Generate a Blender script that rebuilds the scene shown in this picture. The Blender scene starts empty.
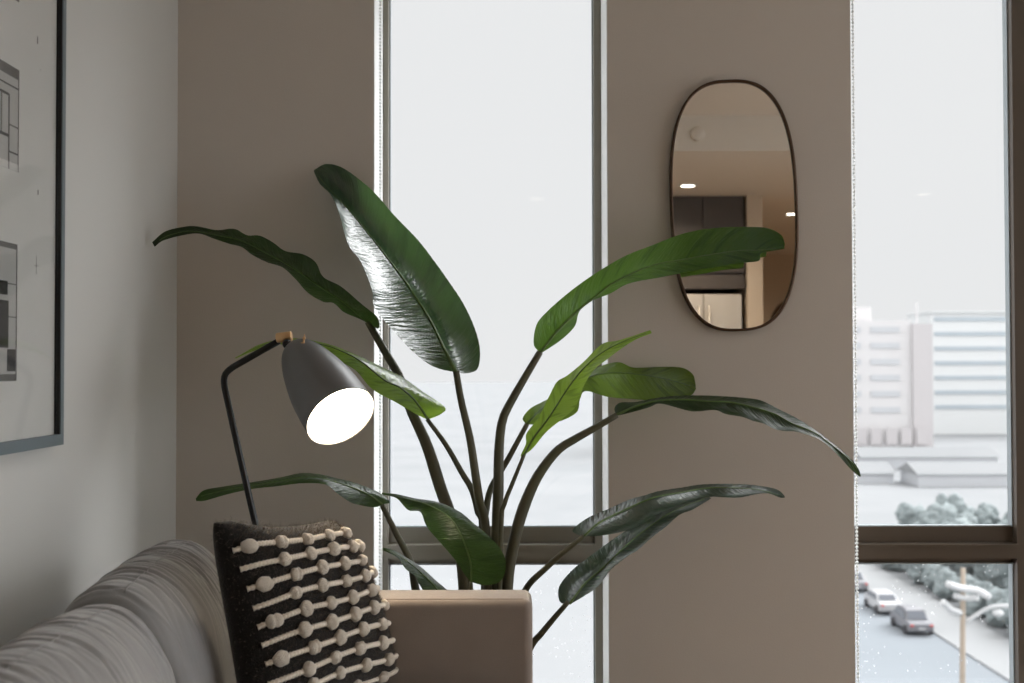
import bpy, bmesh, math, random
from mathutils import Vector, Matrix, noise
random.seed(7)
sc = bpy.context.scene
COL = sc.collection
R = math.radians

# ------------------------------------------------------------------ camera
F = 1150.0
cam_d = bpy.data.cameras.new('camera'); cam = bpy.data.objects.new('camera', cam_d); COL.objects.link(cam)
cam_d.sensor_width = 36; cam_d.lens = F*36/1024
EYE = Vector((0, 0, 1.2))
CR = Matrix.Rotation(R(90+1.2), 3, 'X') @ Matrix.Rotation(R(-0.1), 3, 'Z')
cam.matrix_world = Matrix.Translation(EYE) @ CR.to_4x4()
cam_d.clip_end = 3000
cam_d.dof.use_dof = True; cam_d.dof.focus_distance = 3.1; cam_d.dof.aperture_fstop = 3.8
sc.camera = cam

def P(px, py, Y):
    """world point at depth Y whose measured position in the photograph is (px, py)"""
    d = CR @ Vector(((px-512)/F, -(py-341.5)/F, -1))
    return EYE + d*(Y/d.y)
def G(px, py, z):
    d = CR @ Vector(((px-512)/F, -(py-341.5)/F, -1))
    return EYE + d*((z-EYE.z)/d.z)

# ------------------------------------------------------------------ materials
def new_mat(name):
    m = bpy.data.materials.new(name); m.use_nodes = True
    nt = m.node_tree; nt.nodes.clear()
    return m, nt
def N(nt, t, **kw):
    n = nt.nodes.new(t)
    for k, v in kw.items():
        if k in n.inputs: n.inputs[k].default_value = v
        else: setattr(n, k, v)
    return n
def mat(name, col, rough=.6, metal=0, var=0, vscale=8, bump=0, bscale=60, spec=.5, sheen=0, emit=None, estr=0, col2=None, stretch=None, coat=0):
    m, nt = new_mat(name); L = nt.links
    out = N(nt, 'ShaderNodeOutputMaterial'); p = N(nt, 'ShaderNodeBsdfPrincipled')
    L.new(p.outputs[0], out.inputs[0])
    p.inputs['Base Color'].default_value = (*col, 1); p.inputs['Roughness'].default_value = rough
    p.inputs['Metallic'].default_value = metal; p.inputs['Specular IOR Level'].default_value = spec
    if sheen:
        p.inputs['Sheen Weight'].default_value = sheen; p.inputs['Sheen Roughness'].default_value = .4
    if coat: p.inputs['Coat Weight'].default_value = coat
    if emit: p.inputs['Emission Color'].default_value = (*emit, 1); p.inputs['Emission Strength'].default_value = estr
    tc = N(nt, 'ShaderNodeTexCoord'); src = tc.outputs['Object']
    if stretch:
        mp = N(nt, 'ShaderNodeMapping'); mp.inputs['Scale'].default_value = stretch
        L.new(src, mp.inputs[0]); src = mp.outputs[0]
    nz = N(nt, 'ShaderNodeTexNoise', Scale=vscale, Detail=4.0); L.new(src, nz.inputs['Vector'])
    rp = N(nt, 'ShaderNodeMix', data_type='RGBA')
    c2 = col2 or tuple(max(0, c*(1-max(var, .02))) for c in col)
    rp.inputs[6].default_value = (*col, 1); rp.inputs[7].default_value = (*c2, 1)
    L.new(nz.outputs['Fac'], rp.inputs[0]); L.new(rp.outputs[2], p.inputs['Base Color'])
    if bump:
        n2 = N(nt, 'ShaderNodeTexNoise', Scale=bscale, Detail=3.0); L.new(src, n2.inputs['Vector'])
        b = N(nt, 'ShaderNodeBump', Strength=bump, Distance=.002)
        L.new(n2.outputs['Fac'], b.inputs['Height']); L.new(b.outputs[0], p.inputs['Normal'])
    return m

M = {}
M['wall'] = mat('wall_paint', (.585, .545, .505), .75, var=.04, vscale=3, bump=.25, bscale=220)
M['wallL'] = mat('wall_paint_left', (.57, .57, .55), .62, var=.03, vscale=2, bump=.2, bscale=220)
M['reveal'] = mat('reveal_white', (.86, .87, .87), .5)
M['ceil'] = mat('ceiling_paint', (.78, .72, .64), .9, var=.02)
M['floor'] = mat('oak_floor', (.30, .22, .15), .45, var=.4, vscale=3, stretch=(1, 12, 1))
M['wframe'] = mat('bronze_window_frame', (.27, .255, .215), .38, metal=.3, var=.1)
M['wframe2'] = mat('dark_window_frame', (.10, .078, .06), .35, metal=.2, var=.15)
M['gasket'] = mat('blue_grey_glazing_bead', (.34, .385, .41), .35, metal=.2)
M['bead'] = mat('white_blind_bead', (.80, .82, .82), .35)
M['black'] = mat('black_steel', (.008, .009, .010), .35, var=.1, spec=.45)
M['shade'] = mat('graphite_lamp_shade', (.15, .15, .152), .38, var=.08, spec=.55, metal=.25)
M['shade_in'] = mat('white_shade_lining', (.9, .88, .84), .5)
M['brass'] = mat('brushed_brass', (.78, .50, .27), .32, metal=.9, var=.1)
M['mirror_rim'] = mat('dark_bronze_rim', (.10, .065, .045), .35, metal=.8, var=.15)
M['frame'] = mat('blue_grey_picture_frame', (.13, .165, .185), .5, var=.1)
M['frame_in'] = mat('black_frame_lip', (.008, .008, .009), .6)
M['mat_board'] = mat('print_paper', (.74, .75, .73), .5, var=.10, vscale=7)
M['ph_light'] = mat('photo_light_grey', (.55, .56, .55), .6, var=.25, vscale=20)
M['ph_mid'] = mat('photo_mid_grey', (.13, .13, .13), .6, var=.35, vscale=20)
M['ph_dark'] = mat('photo_black', (.015, .015, .016), .6)
M['soil'] = mat('potting_soil', (.03, .02, .014), .95, var=.5, vscale=60, bump=1, bscale=90)
M['pot'] = mat('matte_planter', (.30, .29, .28), .7, var=.1)
M['stalk'] = mat('plant_stalk', (.095, .08, .052), .5, var=.45, vscale=14, bump=.3, bscale=90, stretch=(1, 1, .2), col2=(.07, .08, .04))
M['midrib'] = mat('leaf_midrib', (.10, .17, .05), .45)
M['wood_leg'] = mat('walnut_leg', (.12, .07, .04), .5, var=.3)
M['tuft'] = mat('cream_wool_tuft', (.78, .70, .60), .95, var=.12, vscale=90, bump=.9, bscale=260, sheen=.3)
M['fridge'] = mat('pale_fridge', (.62, .58, .52), .35, metal=.3)
M['cab'] = mat('dark_cabinet', (.085, .072, .064), .5, var=.2)
M['kwall'] = mat('kitchen_wall', (.62, .52, .41), .8)
M['light_on'] = mat('downlight_lens', (1, .95, .88), .5, emit=(1, .9, .76), estr=9)
M['bulb'] = mat('lit_bulb', (1, .95, .9), .5, emit=(1, .84, .62), estr=230)
M['asphalt'] = mat('haze_paled_street', (.24, .26, .28), .9, spec=0, var=.10, vscale=.12)  # street, trees, cars and facade windows are paled to stand in for haze
M['snow'] = mat('snowy_ground', (.305, .31, .315), .9, vscale=.06, col2=(.225, .232, .24), spec=0)
M['sidewalk'] = mat('snowy_sidewalk', (.31, .315, .32), .9, spec=0, var=.05, vscale=.3)
M['bpink'] = mat('pale_rose_facade', (.60, .585, .587), .8, var=.04, vscale=.2)
M['bpink2'] = mat('rose_grey_facade', (.50, .475, .48), .8, var=.04, vscale=.2)
M['bwhite'] = mat('white_facade', (.62, .63, .63), .7, var=.02, vscale=.2)
M['bglass'] = mat('blue_grey_window_band', (.42, .47, .51), .5, var=.2, vscale=.3)
M['bglass2'] = mat('pale_window', (.50, .51, .53), .5, var=.1, vscale=.3)
M['tree'] = mat('haze_paled_evergreen', (.30, .335, .335), .9, col2=(.16, .19, .195), vscale=1.2)  # foliage colour lightened in place of haze
M['bark'] = mat('tree_bark', (.2, .17, .14), .9, var=.3)
M['pole'] = mat('weathered_timber_pole', (.36, .30, .24), .85, var=.3, vscale=2)
M['white_metal'] = mat('white_painted_metal', (.5, .505, .51), .5)
M['car_dark'] = mat('dark_car_paint', (.17, .17, .185), .4, var=.05)
M['car_white'] = mat('white_car_paint', (.42, .42, .43), .3)
M['car_grey'] = mat('grey_car_paint', (.2, .2, .215), .3)
M['car_glass'] = mat('car_glass', (.12, .13, .15), .2)
M['tyre'] = mat('tyre_rubber', (.05, .05, .055), .9)
M['lamp_red'] = mat('tail_lamp_red', (.5, .06, .05), .4)

def glass_mat():
    m, nt = new_mat('window_glass'); L = nt.links
    out = N(nt, 'ShaderNodeOutputMaterial'); mx = N(nt, 'ShaderNodeMixShader')
    t = N(nt, 'ShaderNodeBsdfTransparent'); g = N(nt, 'ShaderNodeBsdfGlossy', Roughness=.02)
    t.inputs[0].default_value = (.985, .99, .99, 1); g.inputs[0].default_value = (1, 1, 1, 1)
    mx.inputs[0].default_value = .012
    L.new(t.outputs[0], mx.inputs[1]); L.new(g.outputs[0], mx.inputs[2])
    # dried water spots, denser low on the pane
    tc = N(nt, 'ShaderNodeTexCoord'); v = N(nt, 'ShaderNodeTexVoronoi', Scale=55.0); L.new(tc.outputs['Object'], v.inputs['Vector'])
    lt = N(nt, 'ShaderNodeMath', operation='LESS_THAN'); L.new(v.outputs['Distance'], lt.inputs[0]); lt.inputs[1].default_value = .13
    nz = N(nt, 'ShaderNodeTexNoise', Scale=9.0); L.new(tc.outputs['Object'], nz.inputs['Vector'])
    g2 = N(nt, 'ShaderNodeMath', operation='GREATER_THAN'); L.new(nz.outputs['Fac'], g2.inputs[0]); g2.inputs[1].default_value = .5
    mu = N(nt, 'ShaderNodeMath', operation='MULTIPLY'); L.new(lt.outputs[0], mu.inputs[0]); L.new(g2.outputs[0], mu.inputs[1])
    sx = N(nt, 'ShaderNodeSeparateXYZ'); L.new(tc.outputs['Object'], sx.inputs[0])
    lz = N(nt, 'ShaderNodeMath', operation='LESS_THAN'); L.new(sx.outputs['Z'], lz.inputs[0]); lz.inputs[1].default_value = .56
    m2 = N(nt, 'ShaderNodeMath', operation='MULTIPLY'); L.new(mu.outputs[0], m2.inputs[0]); L.new(lz.outputs[0], m2.inputs[1])
    m3 = N(nt, 'ShaderNodeMath', operation='MULTIPLY'); L.new(m2.outputs[0], m3.inputs[0]); m3.inputs[1].default_value = .35
    tl = N(nt, 'ShaderNodeBsdfTranslucent'); tl.inputs[0].default_value = (.95, .96, .97, 1)
    mx2 = N(nt, 'ShaderNodeMixShader'); L.new(m3.outputs[0], mx2.inputs[0]); L.new(mx.outputs[0], mx2.inputs[1]); L.new(tl.outputs[0], mx2.inputs[2])
    L.new(mx2.outputs[0], out.inputs[0]); return m
M['glass'] = glass_mat()
def pic_glass():
    m, nt = new_mat('picture_glass'); L = nt.links
    out = N(nt, 'ShaderNodeOutputMaterial'); mx = N(nt, 'ShaderNodeMixShader')
    t = N(nt, 'ShaderNodeBsdfTransparent'); g = N(nt, 'ShaderNodeBsdfGlossy', Roughness=.08)
    mx.inputs[0].default_value = .10
    L.new(t.outputs[0], mx.inputs[1]); L.new(g.outputs[0], mx.inputs[2]); L.new(mx.outputs[0], out.inputs[0]); return m
M['pic_glass'] = pic_glass()
def mirror_mat():
    m, nt = new_mat('silvered_mirror'); L = nt.links
    out = N(nt, 'ShaderNodeOutputMaterial'); g = N(nt, 'ShaderNodeBsdfGlossy', Roughness=.003); g.inputs[0].default_value = (.93, .92, .90, 1)
    L.new(g.outputs[0], out.inputs[0]); return m
M['mirror'] = mirror_mat()

def leaf_mat(name, top, back, trans=.4, rough=.3, ior=1.5, coat=0):
    """banana-like leaf: glossy green, lets light through, lateral veins from the UV map"""
    m, nt = new_mat(name); L = nt.links
    out = N(nt, 'ShaderNodeOutputMaterial'); p = N(nt, 'ShaderNodeBsdfPrincipled')
    uv = N(nt, 'ShaderNodeUVMap'); s = N(nt, 'ShaderNodeSeparateXYZ'); L.new(uv.outputs[0], s.inputs[0])
    ab = N(nt, 'ShaderNodeMath', operation='ABSOLUTE'); L.new(s.outputs['Y'], ab.inputs[0])
    k = N(nt, 'ShaderNodeMath', operation='MULTIPLY'); L.new(ab.outputs[0], k.inputs[0]); k.inputs[1].default_value = -.10
    a = N(nt, 'ShaderNodeMath', operation='ADD'); L.new(s.outputs['X'], a.inputs[0]); L.new(k.outputs[0], a.inputs[1])
    cx = N(nt, 'ShaderNodeCombineXYZ'); L.new(a.outputs[0], cx.inputs[0]); 
    kk = N(nt, 'ShaderNodeMath', operation='MULTIPLY'); L.new(s.outputs['Y'], kk.inputs[0]); kk.inputs[1].default_value = .03
    L.new(kk.outputs[0], cx.inputs[1])
    n1 = N(nt, 'ShaderNodeTexNoise', Scale=95.0, Detail=2.0); L.new(cx.outputs[0], n1.inputs['Vector'])
    n2 = N(nt, 'ShaderNodeTexNoise', Scale=26.0, Detail=1.0); L.new(cx.outputs[0], n2.inputs['Vector'])
    ad = N(nt, 'ShaderNodeMath', operation='ADD'); L.new(n1.outputs['Fac'], ad.inputs[0]); L.new(n2.outputs['Fac'], ad.inputs[1])
    b = N(nt, 'ShaderNodeBump', Strength=.7, Distance=.006); L.new(ad.outputs[0], b.inputs['Height'])
    cr = N(nt, 'ShaderNodeValToRGB'); cr.color_ramp.elements[0].position = .36; cr.color_ramp.elements[1].position = .46
    cr.color_ramp.elements[0].color = (.68, .68, .68, 1); cr.color_ramp.elements[1].color = (1, 1, 1, 1)
    L.new(n2.outputs['Fac'], cr.inputs[0])
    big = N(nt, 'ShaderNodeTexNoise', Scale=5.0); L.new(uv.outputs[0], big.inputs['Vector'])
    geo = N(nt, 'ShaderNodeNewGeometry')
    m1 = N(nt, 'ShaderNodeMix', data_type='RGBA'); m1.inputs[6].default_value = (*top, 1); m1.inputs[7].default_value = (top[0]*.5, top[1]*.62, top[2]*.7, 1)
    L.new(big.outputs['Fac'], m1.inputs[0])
    L.new(m1.outputs[2], p.inputs['Base Color'])
    p.inputs['Roughness'].default_value = rough; p.inputs['Specular IOR Level'].default_value = .5; p.inputs['IOR'].default_value = ior; p.inputs['Coat Weight'].default_value = coat; p.inputs['Coat Roughness'].default_value = .22; L.new(b.outputs[0], p.inputs['Coat Normal'])
    L.new(b.outputs[0], p.inputs['Normal'])
    tl = N(nt, 'ShaderNodeBsdfTranslucent')
    mm = N(nt, 'ShaderNodeMix', data_type='RGBA', blend_type='MULTIPLY'); mm.inputs[0].default_value = 1; mm.inputs[6].default_value = (*back, 1)
    L.new(cr.outputs[0], mm.inputs[7]); L.new(mm.outputs[2], tl.inputs[0])
    mx = N(nt, 'ShaderNodeMixShader'); mx.inputs[0].default_value = trans
    L.new(p.outputs[0], mx.inputs[1]); L.new(tl.outputs[0], mx.inputs[2]); L.new(mx.outputs[0], out.inputs[0]); return m
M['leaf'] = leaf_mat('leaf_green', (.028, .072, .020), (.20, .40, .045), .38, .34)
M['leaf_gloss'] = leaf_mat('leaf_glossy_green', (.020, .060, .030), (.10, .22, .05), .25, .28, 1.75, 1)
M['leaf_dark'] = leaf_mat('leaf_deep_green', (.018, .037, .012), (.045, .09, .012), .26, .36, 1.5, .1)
M['leaf_medium'] = leaf_mat('leaf_medium_green', (.022, .052, .016), (.09, .18, .025), .32, .32, 1.5, .3)  # green between the deep and the plain leaf colour
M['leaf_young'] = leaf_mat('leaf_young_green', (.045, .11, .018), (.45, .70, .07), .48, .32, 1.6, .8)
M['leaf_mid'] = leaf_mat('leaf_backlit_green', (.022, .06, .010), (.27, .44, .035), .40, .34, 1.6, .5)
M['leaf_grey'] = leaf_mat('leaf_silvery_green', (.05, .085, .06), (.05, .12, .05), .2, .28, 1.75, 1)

def fabric(name, c1, c2, sheen=.4, scale=(1, 1, 1)):
    m = mat(name, c1, .9, col2=c2, vscale=7, bump=.35, bscale=500, sheen=sheen, spec=.15, stretch=scale); return m
M['velvet'] = fabric('grey_velvet', (.30, .298, .30), (.21, .208, .21), .5)
M['velvet_arm'] = fabric('warm_tinted_grey_velvet', (.285, .242, .212), (.21, .17, .145), .5)  # lamp's warm tint on the grey arm is put into this colour
M['wool'] = mat('charcoal_wool', (.024, .022, .0205), .97, col2=(.010, .009, .009), vscale=130, bump=1, bscale=380, sheen=.25, spec=.1)
M['fuzz'] = mat('wool_fuzz', (.20, .165, .135), .9)

# ------------------------------------------------------------------ helpers
def link(name, bm, m, parent=None, smooth=False, kind=None):
    me = bpy.data.meshes.new(name)
    bm.normal_update(); bm.to_mesh(me); bm.free()
    o = bpy.data.objects.new(name, me); COL.objects.link(o)
    ms = m if isinstance(m, (list, tuple)) else [m]
    for x in ms: me.materials.append(x)
    if smooth:
        for p in me.polygons: p.use_smooth = True
    if parent:
        o.parent = parent; o.matrix_parent_inverse = parent.matrix_world.inverted()
    if kind: o['kind'] = kind
    return o
def tag(o, label, cat, group=None):
    o['label'] = label; o['category'] = cat
    if group: o['group'] = group
    return o
def empty(name, loc, label=None, cat=None, group=None):
    o = bpy.data.objects.new(name, None); COL.objects.link(o); o.location = loc; o.empty_display_size = .1
    o.matrix_world = Matrix.Translation(Vector(loc))
    if label: tag(o, label, cat, group)
    return o
def box(bm, x0, x1, y0, y1, z0, z1, bev=0, mi=0):
    vs = [bm.verts.new((x, y, z)) for x in (x0, x1) for y in (y0, y1) for z in (z0, z1)]
    fs = []
    for idx in ((0, 1, 3, 2), (4, 6, 7, 5), (0, 4, 5, 1), (2, 3, 7, 6), (0, 2, 6, 4), (1, 5, 7, 3)):
        f = bm.faces.new([vs[i] for i in idx]); f.material_index = mi; fs.append(f)
    if bev:
        es = list({e for f in fs for e in f.edges})
        r = bmesh.ops.bevel(bm, geom=es, offset=bev, segments=3, affect='EDGES', profile=.5)
    bmesh.ops.recalc_face_normals(bm, faces=bm.faces[:])
def B(*boxes, bev=0):
    bm = bmesh.new()
    for b in boxes: box(bm, *b[:6], bev=bev, mi=(b[6] if len(b) > 6 else 0))
    return bm
def frames(pts):
    T = []
    n = len(pts)
    for i in range(n):
        a = pts[max(0, i-1)]; b = pts[min(n-1, i+1)]; T.append((b-a).normalized())
    up = Vector((0, 0, 1)) if abs(T[0].z) < .9 else Vector((1, 0, 0))
    U = [(up - T[0]*up.dot(T[0])).normalized()]
    for i in range(1, n):
        u = U[-1] - T[i]*U[-1].dot(T[i]); U.append(u.normalized())
    return T, U
def tube(bm, pts, rad, seg=12, cap=True, mi=0):
    pts = [Vector(p) for p in pts]; n = len(pts)
    if not isinstance(rad, (list, tuple)): rad = [rad]*n
    T, U = frames(pts); rings = []
    for i in range(n):
        V = T[i].cross(U[i]); ring = []
        for k in range(seg):
            a = 2*math.pi*k/seg
            ring.append(bm.verts.new(pts[i] + (U[i]*math.cos(a)+V*math.sin(a))*rad[i]))
        rings.append(ring)
    for i in range(n-1):
        for k in range(seg):
            f = bm.faces.new((rings[i][k], rings[i][(k+1) % seg], rings[i+1][(k+1) % seg], rings[i+1][k])); f.material_index = mi; f.smooth = True
    if cap:
        bm.faces.new(rings[0][::-1]).material_index = mi; bm.faces.new(rings[-1]).material_index = mi
def cr_spline(pts, n):
    """Catmull-Rom through pts, n samples evenly spaced by length; pts tuples or Vectors of any size"""
    P_ = [tuple(p) for p in pts]; dim = len(P_[0]); dense = []
    Q = [tuple(2*P_[0][k]-P_[1][k] for k in range(dim))]+P_+[tuple(2*P_[-1][k]-P_[-2][k] for k in range(dim))]
    for i in range(1, len(Q)-2):
        for s in range(12):
            t = s/12
            dense.append(tuple(.5*((2*Q[i][k])+(-Q[i-1][k]+Q[i+1][k])*t+(2*Q[i-1][k]-5*Q[i][k]+4*Q[i+1][k]-Q[i+2][k])*t*t+(-Q[i-1][k]+3*Q[i][k]-3*Q[i+1][k]+Q[i+2][k])*t**3) for k in range(dim)))
    dense.append(P_[-1])
    L = [0]
    for i in range(1, len(dense)): L.append(L[-1]+math.sqrt(sum((dense[i][k]-dense[i-1][k])**2 for k in range(dim))))
    res = []; j = 0
    for i in range(n):
        d = L[-1]*i/(n-1)
        while j < len(L)-2 and L[j+1] < d: j += 1
        t = (d-L[j])/max(1e-9, L[j+1]-L[j]); t = min(1, max(0, t))
        res.append(tuple(dense[j][k]*(1-t)+dense[j+1][k]*t for k in range(dim)))
    return res
def lerpl(l, t):
    if not isinstance(l, (list, tuple)): return l
    x = t*(len(l)-1); i = min(len(l)-2, int(x)); f = x-i; f = f*f*(3-2*f)
    return l[i]*(1-f)+l[i+1]*f
def lathe(bm, prof, origin, axis, seg=32, mi=0):
    axis = Vector(axis).normalized(); up = Vector((0, 0, 1)) if abs(axis.z) < .9 else Vector((1, 0, 0))
    U = (up-axis*up.dot(axis)).normalized(); V = axis.cross(U); rings = []
    for (t, r) in prof:
        c = Vector(origin)+axis*t
        if r < 1e-6: rings.append([bm.verts.new(c)])
        else: rings.append([bm.verts.new(c+(U*math.cos(2*math.pi*k/seg)+V*math.sin(2*math.pi*k/seg))*r) for k in range(seg)])
    for a, b in zip(rings, rings[1:]):
        for k in range(seg):
            k2 = (k+1) % seg
            if len(a) == 1 and len(b) == 1: continue
            if len(a) == 1: f = bm.faces.new((a[0], b[k2], b[k]))
            elif len(b) == 1: f = bm.faces.new((a[k], a[k2], b[0]))
            else: f = bm.faces.new((a[k], a[k2], b[k2], b[k]))
            f.material_index = mi; f.smooth = True
def copy_tree(o, parent=None):
    c = o.copy(); COL.objects.link(c)
    if parent: c.parent = parent; c.matrix_parent_inverse = o.matrix_parent_inverse
    for ch in list(o.children): copy_tree(ch, c)
    return c

# ------------------------------------------------------------------ room shell
YW, YF = 3.60, 3.84          # wall face, window frame face
YO = 4.02                    # outside face
XL, XR, YB, CZ = -1.05, 4.2, -6.6, 2.75
W1 = (-.4335, .302); W2 = (1.066, 2.62); WZ = (.06, 2.62); W3 = (-.2, 3.5)
def st(name, bm, m, parent=None, smooth=False): return link(name, bm, m, parent, smooth, 'structure')
st('wall_back', B((XL-.2, W1[0], YW, YO, 0, CZ), (W1[1], W2[0], YW, YO, 0, CZ), (W2[1], XR+.2, YW, YO, 0, CZ),
   (W1[0], W1[1], YW, YO, WZ[1], CZ), (W2[0], W2[1], YW, YO, WZ[1], CZ), (W1[0], W1[1], YW, YO, 0, WZ[0]), (W2[0], W2[1], YW, YO, 0, WZ[0])), M['wall'])
st('wall_left', B((XL-.2, XL, YB, YW, 0, CZ)), M['wallL'])
st('wall_right', B((XR, XR+.2, YB, W3[0], 0, CZ), (XR, XR+.2, W3[1], YW, 0, CZ), (XR, XR+.2, W3[0], W3[1], 0, WZ[0]), (XR, XR+.2, W3[0], W3[1], WZ[1], CZ)), M['kwall'])
st('wall_front', B((XL-.2, XR+.2, YB-.2, YB, 0, CZ)), M['kwall'])
st('floor', B((XL-.2, XR+.2, YB-.2, YO, -.2, 0)), M['floor'])
st('ceiling', B((XL-.2, XR+.2, YB-.2, YO, CZ, CZ+.2), (XL, XR, YB, .06, 2.53, CZ)), M['ceil'])
# white-painted window reveals (thin linings)
def lining(n, w):
    e = .002
    return st('trim_%d' % n, B((w[0], w[0]+e, YW+.002, YF, WZ[0], WZ[1]), (w[1]-e, w[1], YW+.002, YF, WZ[0], WZ[1]),
              (w[0]+e, w[1]-e, YW+.002, YF, WZ[1]-e, WZ[1]), (w[0]+e, w[1]-e, YW+.002, YF, WZ[0], WZ[0]+e)), M['reveal'])
lining(1, W1); lining(2, W2)
# windows
def window(n, w, posts, fm):
    z0, z1 = WZ; t0, t1 = .536, .657; fw = .022
    e = empty('window_%d' % n, ((w[0]+w[1])/2, YF, z0)); e['kind'] = 'structure'
    bs = [(w[0], w[0]+.020, YF, YF+.072, z0, z1), (w[1]-.026, w[1], YF, YF+.072, z0, z1),
          (w[0]+.020, w[1]-.026, YF, YF+.072, z1-fw, z1), (w[0]+.020, w[1]-.026, YF, YF+.072, z0, z0+fw)]
    for a, b in posts: bs.append((a, b, YF, YF+.072, z0+fw, z1-fw))
    st('window_frame', B(*bs), fm, e)
    edges = [w[0]+.020]+[v for p in posts for v in p]+[w[1]-.026]
    for i in range(0, len(edges), 2):
        a, b = edges[i], edges[i+1]
        # transom: upper sash rail, nosing and lower rail, stepped
        st('transom', B((a, b, YF+.035, YF+.072, .605, t1), (a, b, YF-.012, YF+.05, .597, .605), (a, b, YF, YF+.072, .556, .597), (a, b, YF+.04, YF+.072, t0, .556)), fm, e)
        g = .004
        for lo, hi in ((t1, z1-fw), (z0+fw, t0)):
            st('glazing_bead', B((a, a+g, YF+.03, YF+.062, lo, hi), (b-g, b, YF+.03, YF+.062, lo, hi), (a+g, b-g, YF+.036, YF+.062, lo, lo+g), (a+g, b-g, YF+.03, YF+.062, hi-g, hi)), M['gasket'], e)
            st('window_pane', B((a+g, b-g, YF+.062, YF+.068, lo+g, hi-g)), M['glass'], e)
    return e
window(1, W1, [], M['wframe'])
window(2, W2, [(1.680, 1.765)], M['wframe2'])
w3 = empty('window_3', (XR+.1, 1.5, WZ[0])); w3['kind'] = 'structure'  # unseen side window, added to bring daylight into the room
for ya, yb in ((W3[0], 1.52), (1.58, W3[1])):
    st('window_frame', B((XR+.08, XR+.16, ya, ya+.03, WZ[0], WZ[1]), (XR+.08, XR+.16, yb-.03, yb, WZ[0], WZ[1]), (XR+.08, XR+.16, ya+.03, yb-.03, WZ[0], WZ[0]+.03), (XR+.08, XR+.16, ya+.03, yb-.03, WZ[1]-.03, WZ[1])), M['wframe'], w3)
    st('window_pane', B((XR+.12, XR+.126, ya+.03, yb-.03, WZ[0]+.03, WZ[1]-.03)), M['glass'], w3)
st('window_post', B((XR+.06, XR+.18, 1.52, 1.58, WZ[0], WZ[1])), M['wframe'], w3)
# blind bead chains hanging along the left side of each window
def chain(x, y, r, label):
    e = bmesh.new(); z = .10
    k = 0
    while z < 2.58:
        lathe(e, [(-r, 0), (-r*.6, r*.8), (0, r), (r*.6, r*.8), (r, 0)], (x, y, z), (0, 0, 1), 6); z += r*2.3
    tube(e, [(x, y, .09), (x, y, 2.6)], r*.35, 6)
    o = link('blind_chain', e, M['bead'], smooth=True); tag(o, label, 'chain', 'beaded blind chains beside the windows')
    return o
chain(-.4262, 3.72, .0048, 'white beaded blind chain at the left jamb of the window behind the plant')
chain(1.0865, 3.64, .0052, 'white beaded blind chain at the edge of the right window')

# ------------------------------------------------------------------ framed print on the left wall
fr = empty('framed_print', (XL, 2.1, 1.03), 'large framed black and white print with slim blue-grey frame on left wall', 'picture')
y0, y1, z0, z1, fx, fw = 1.55, 2.625, 1.022, 2.42, XL+.028, .0245
bm = B((XL+.001, fx, y0, y1, z0, z0+fw), (XL+.001, fx, y0, y1, z1-fw, z1), (XL+.001, fx, y1-fw*.75, y1, z0+fw, z1-fw), (XL+.001, fx, y0, y0+fw, z0+fw, z1-fw))
link('frame', bm, M['frame'], fr)
a = .003
for ya in (y1-fw*.75-a, y0+fw): link('frame_lip', B((XL+.012, fx-.002, ya, ya+a, z0+fw, z1-fw)), M['frame_in'], fr)
link('print_sheet', B((XL+.012, XL+.014, y0+fw+a, y1-fw*.75-a, z0+fw, z1-fw)), M['mat_board'], fr)
def photo(yr, zt, zb, spec):
    """spec: (u0,u1,v0,v1,tone) rectangles, u measured leftwards from the right edge in metres, v up from the bottom (0..1)"""
    x = XL+.0142; h = zt-zb; w = .36
    bs = [(x, x+.0008, yr-w, yr, zb, zt, 0)]
    for u0, u1, v0, v1, tn in spec: bs.append((x+.0008, x+.0012, yr-u1, yr-u0, zb+h*v0, zb+h*v1, tn))
    link('photograph', B(*bs), [M['ph_light'], M['ph_mid'], M['ph_dark'], M['mat_board']], fr)
photo(2.402, 2.30, 1.965, [(0, .36, .0, .05, 1), (.02, .2, .08, .3, 2), (0, .36, .5, .53, 1)])
photo(2.405, 1.822, 1.607, [(0, .004, 0, 1, 1), (0, .36, .9, 1., 1), (.004, .36, .80, .815, 2), (.045, .05, 0, .72, 2), (.05, .36, .70, .725, 2), (.05, .36, .30, .33, 2), (.004, .045, .42, .435, 1), (.004, .05, .16, .175, 2), (0, .36, 0, .07, 3), (.08, .085, .33, .7, 1)])
photo(2.402, 1.455, 1.170, [(0, .004, 0, 1, 1), (0, .36, .96, 1, 1), (.004, .36, .70, .708, 1), (.045, .36, .62, .72, 2), (.04, .36, .24, .58, 2), (.0, .04, .46, .468, 1), (.006, .045, .07, .23, 2), (0, .36, 0, .05, 1), (.09, .10, .24, .6, 0)])
for ya, za, dy, dz in ((2.497, 1.905, .004, .016), (2.514, 1.85, .0015, .004), (2.505, 1.575, .004, .011), (2.50, 1.40, .001, .04), (2.49, 1.419, .022, .001)):
    link('ink_mark', B((XL+.0142, XL+.0146, ya, ya+dy, za, za+dz)), M['ph_mid'], fr)
link('picture_glass', B((XL+.0185, XL+.0195, y0+fw+a, y1-fw*.75-a, z0+fw, z1-fw)), M['pic_glass'], fr)

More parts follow.
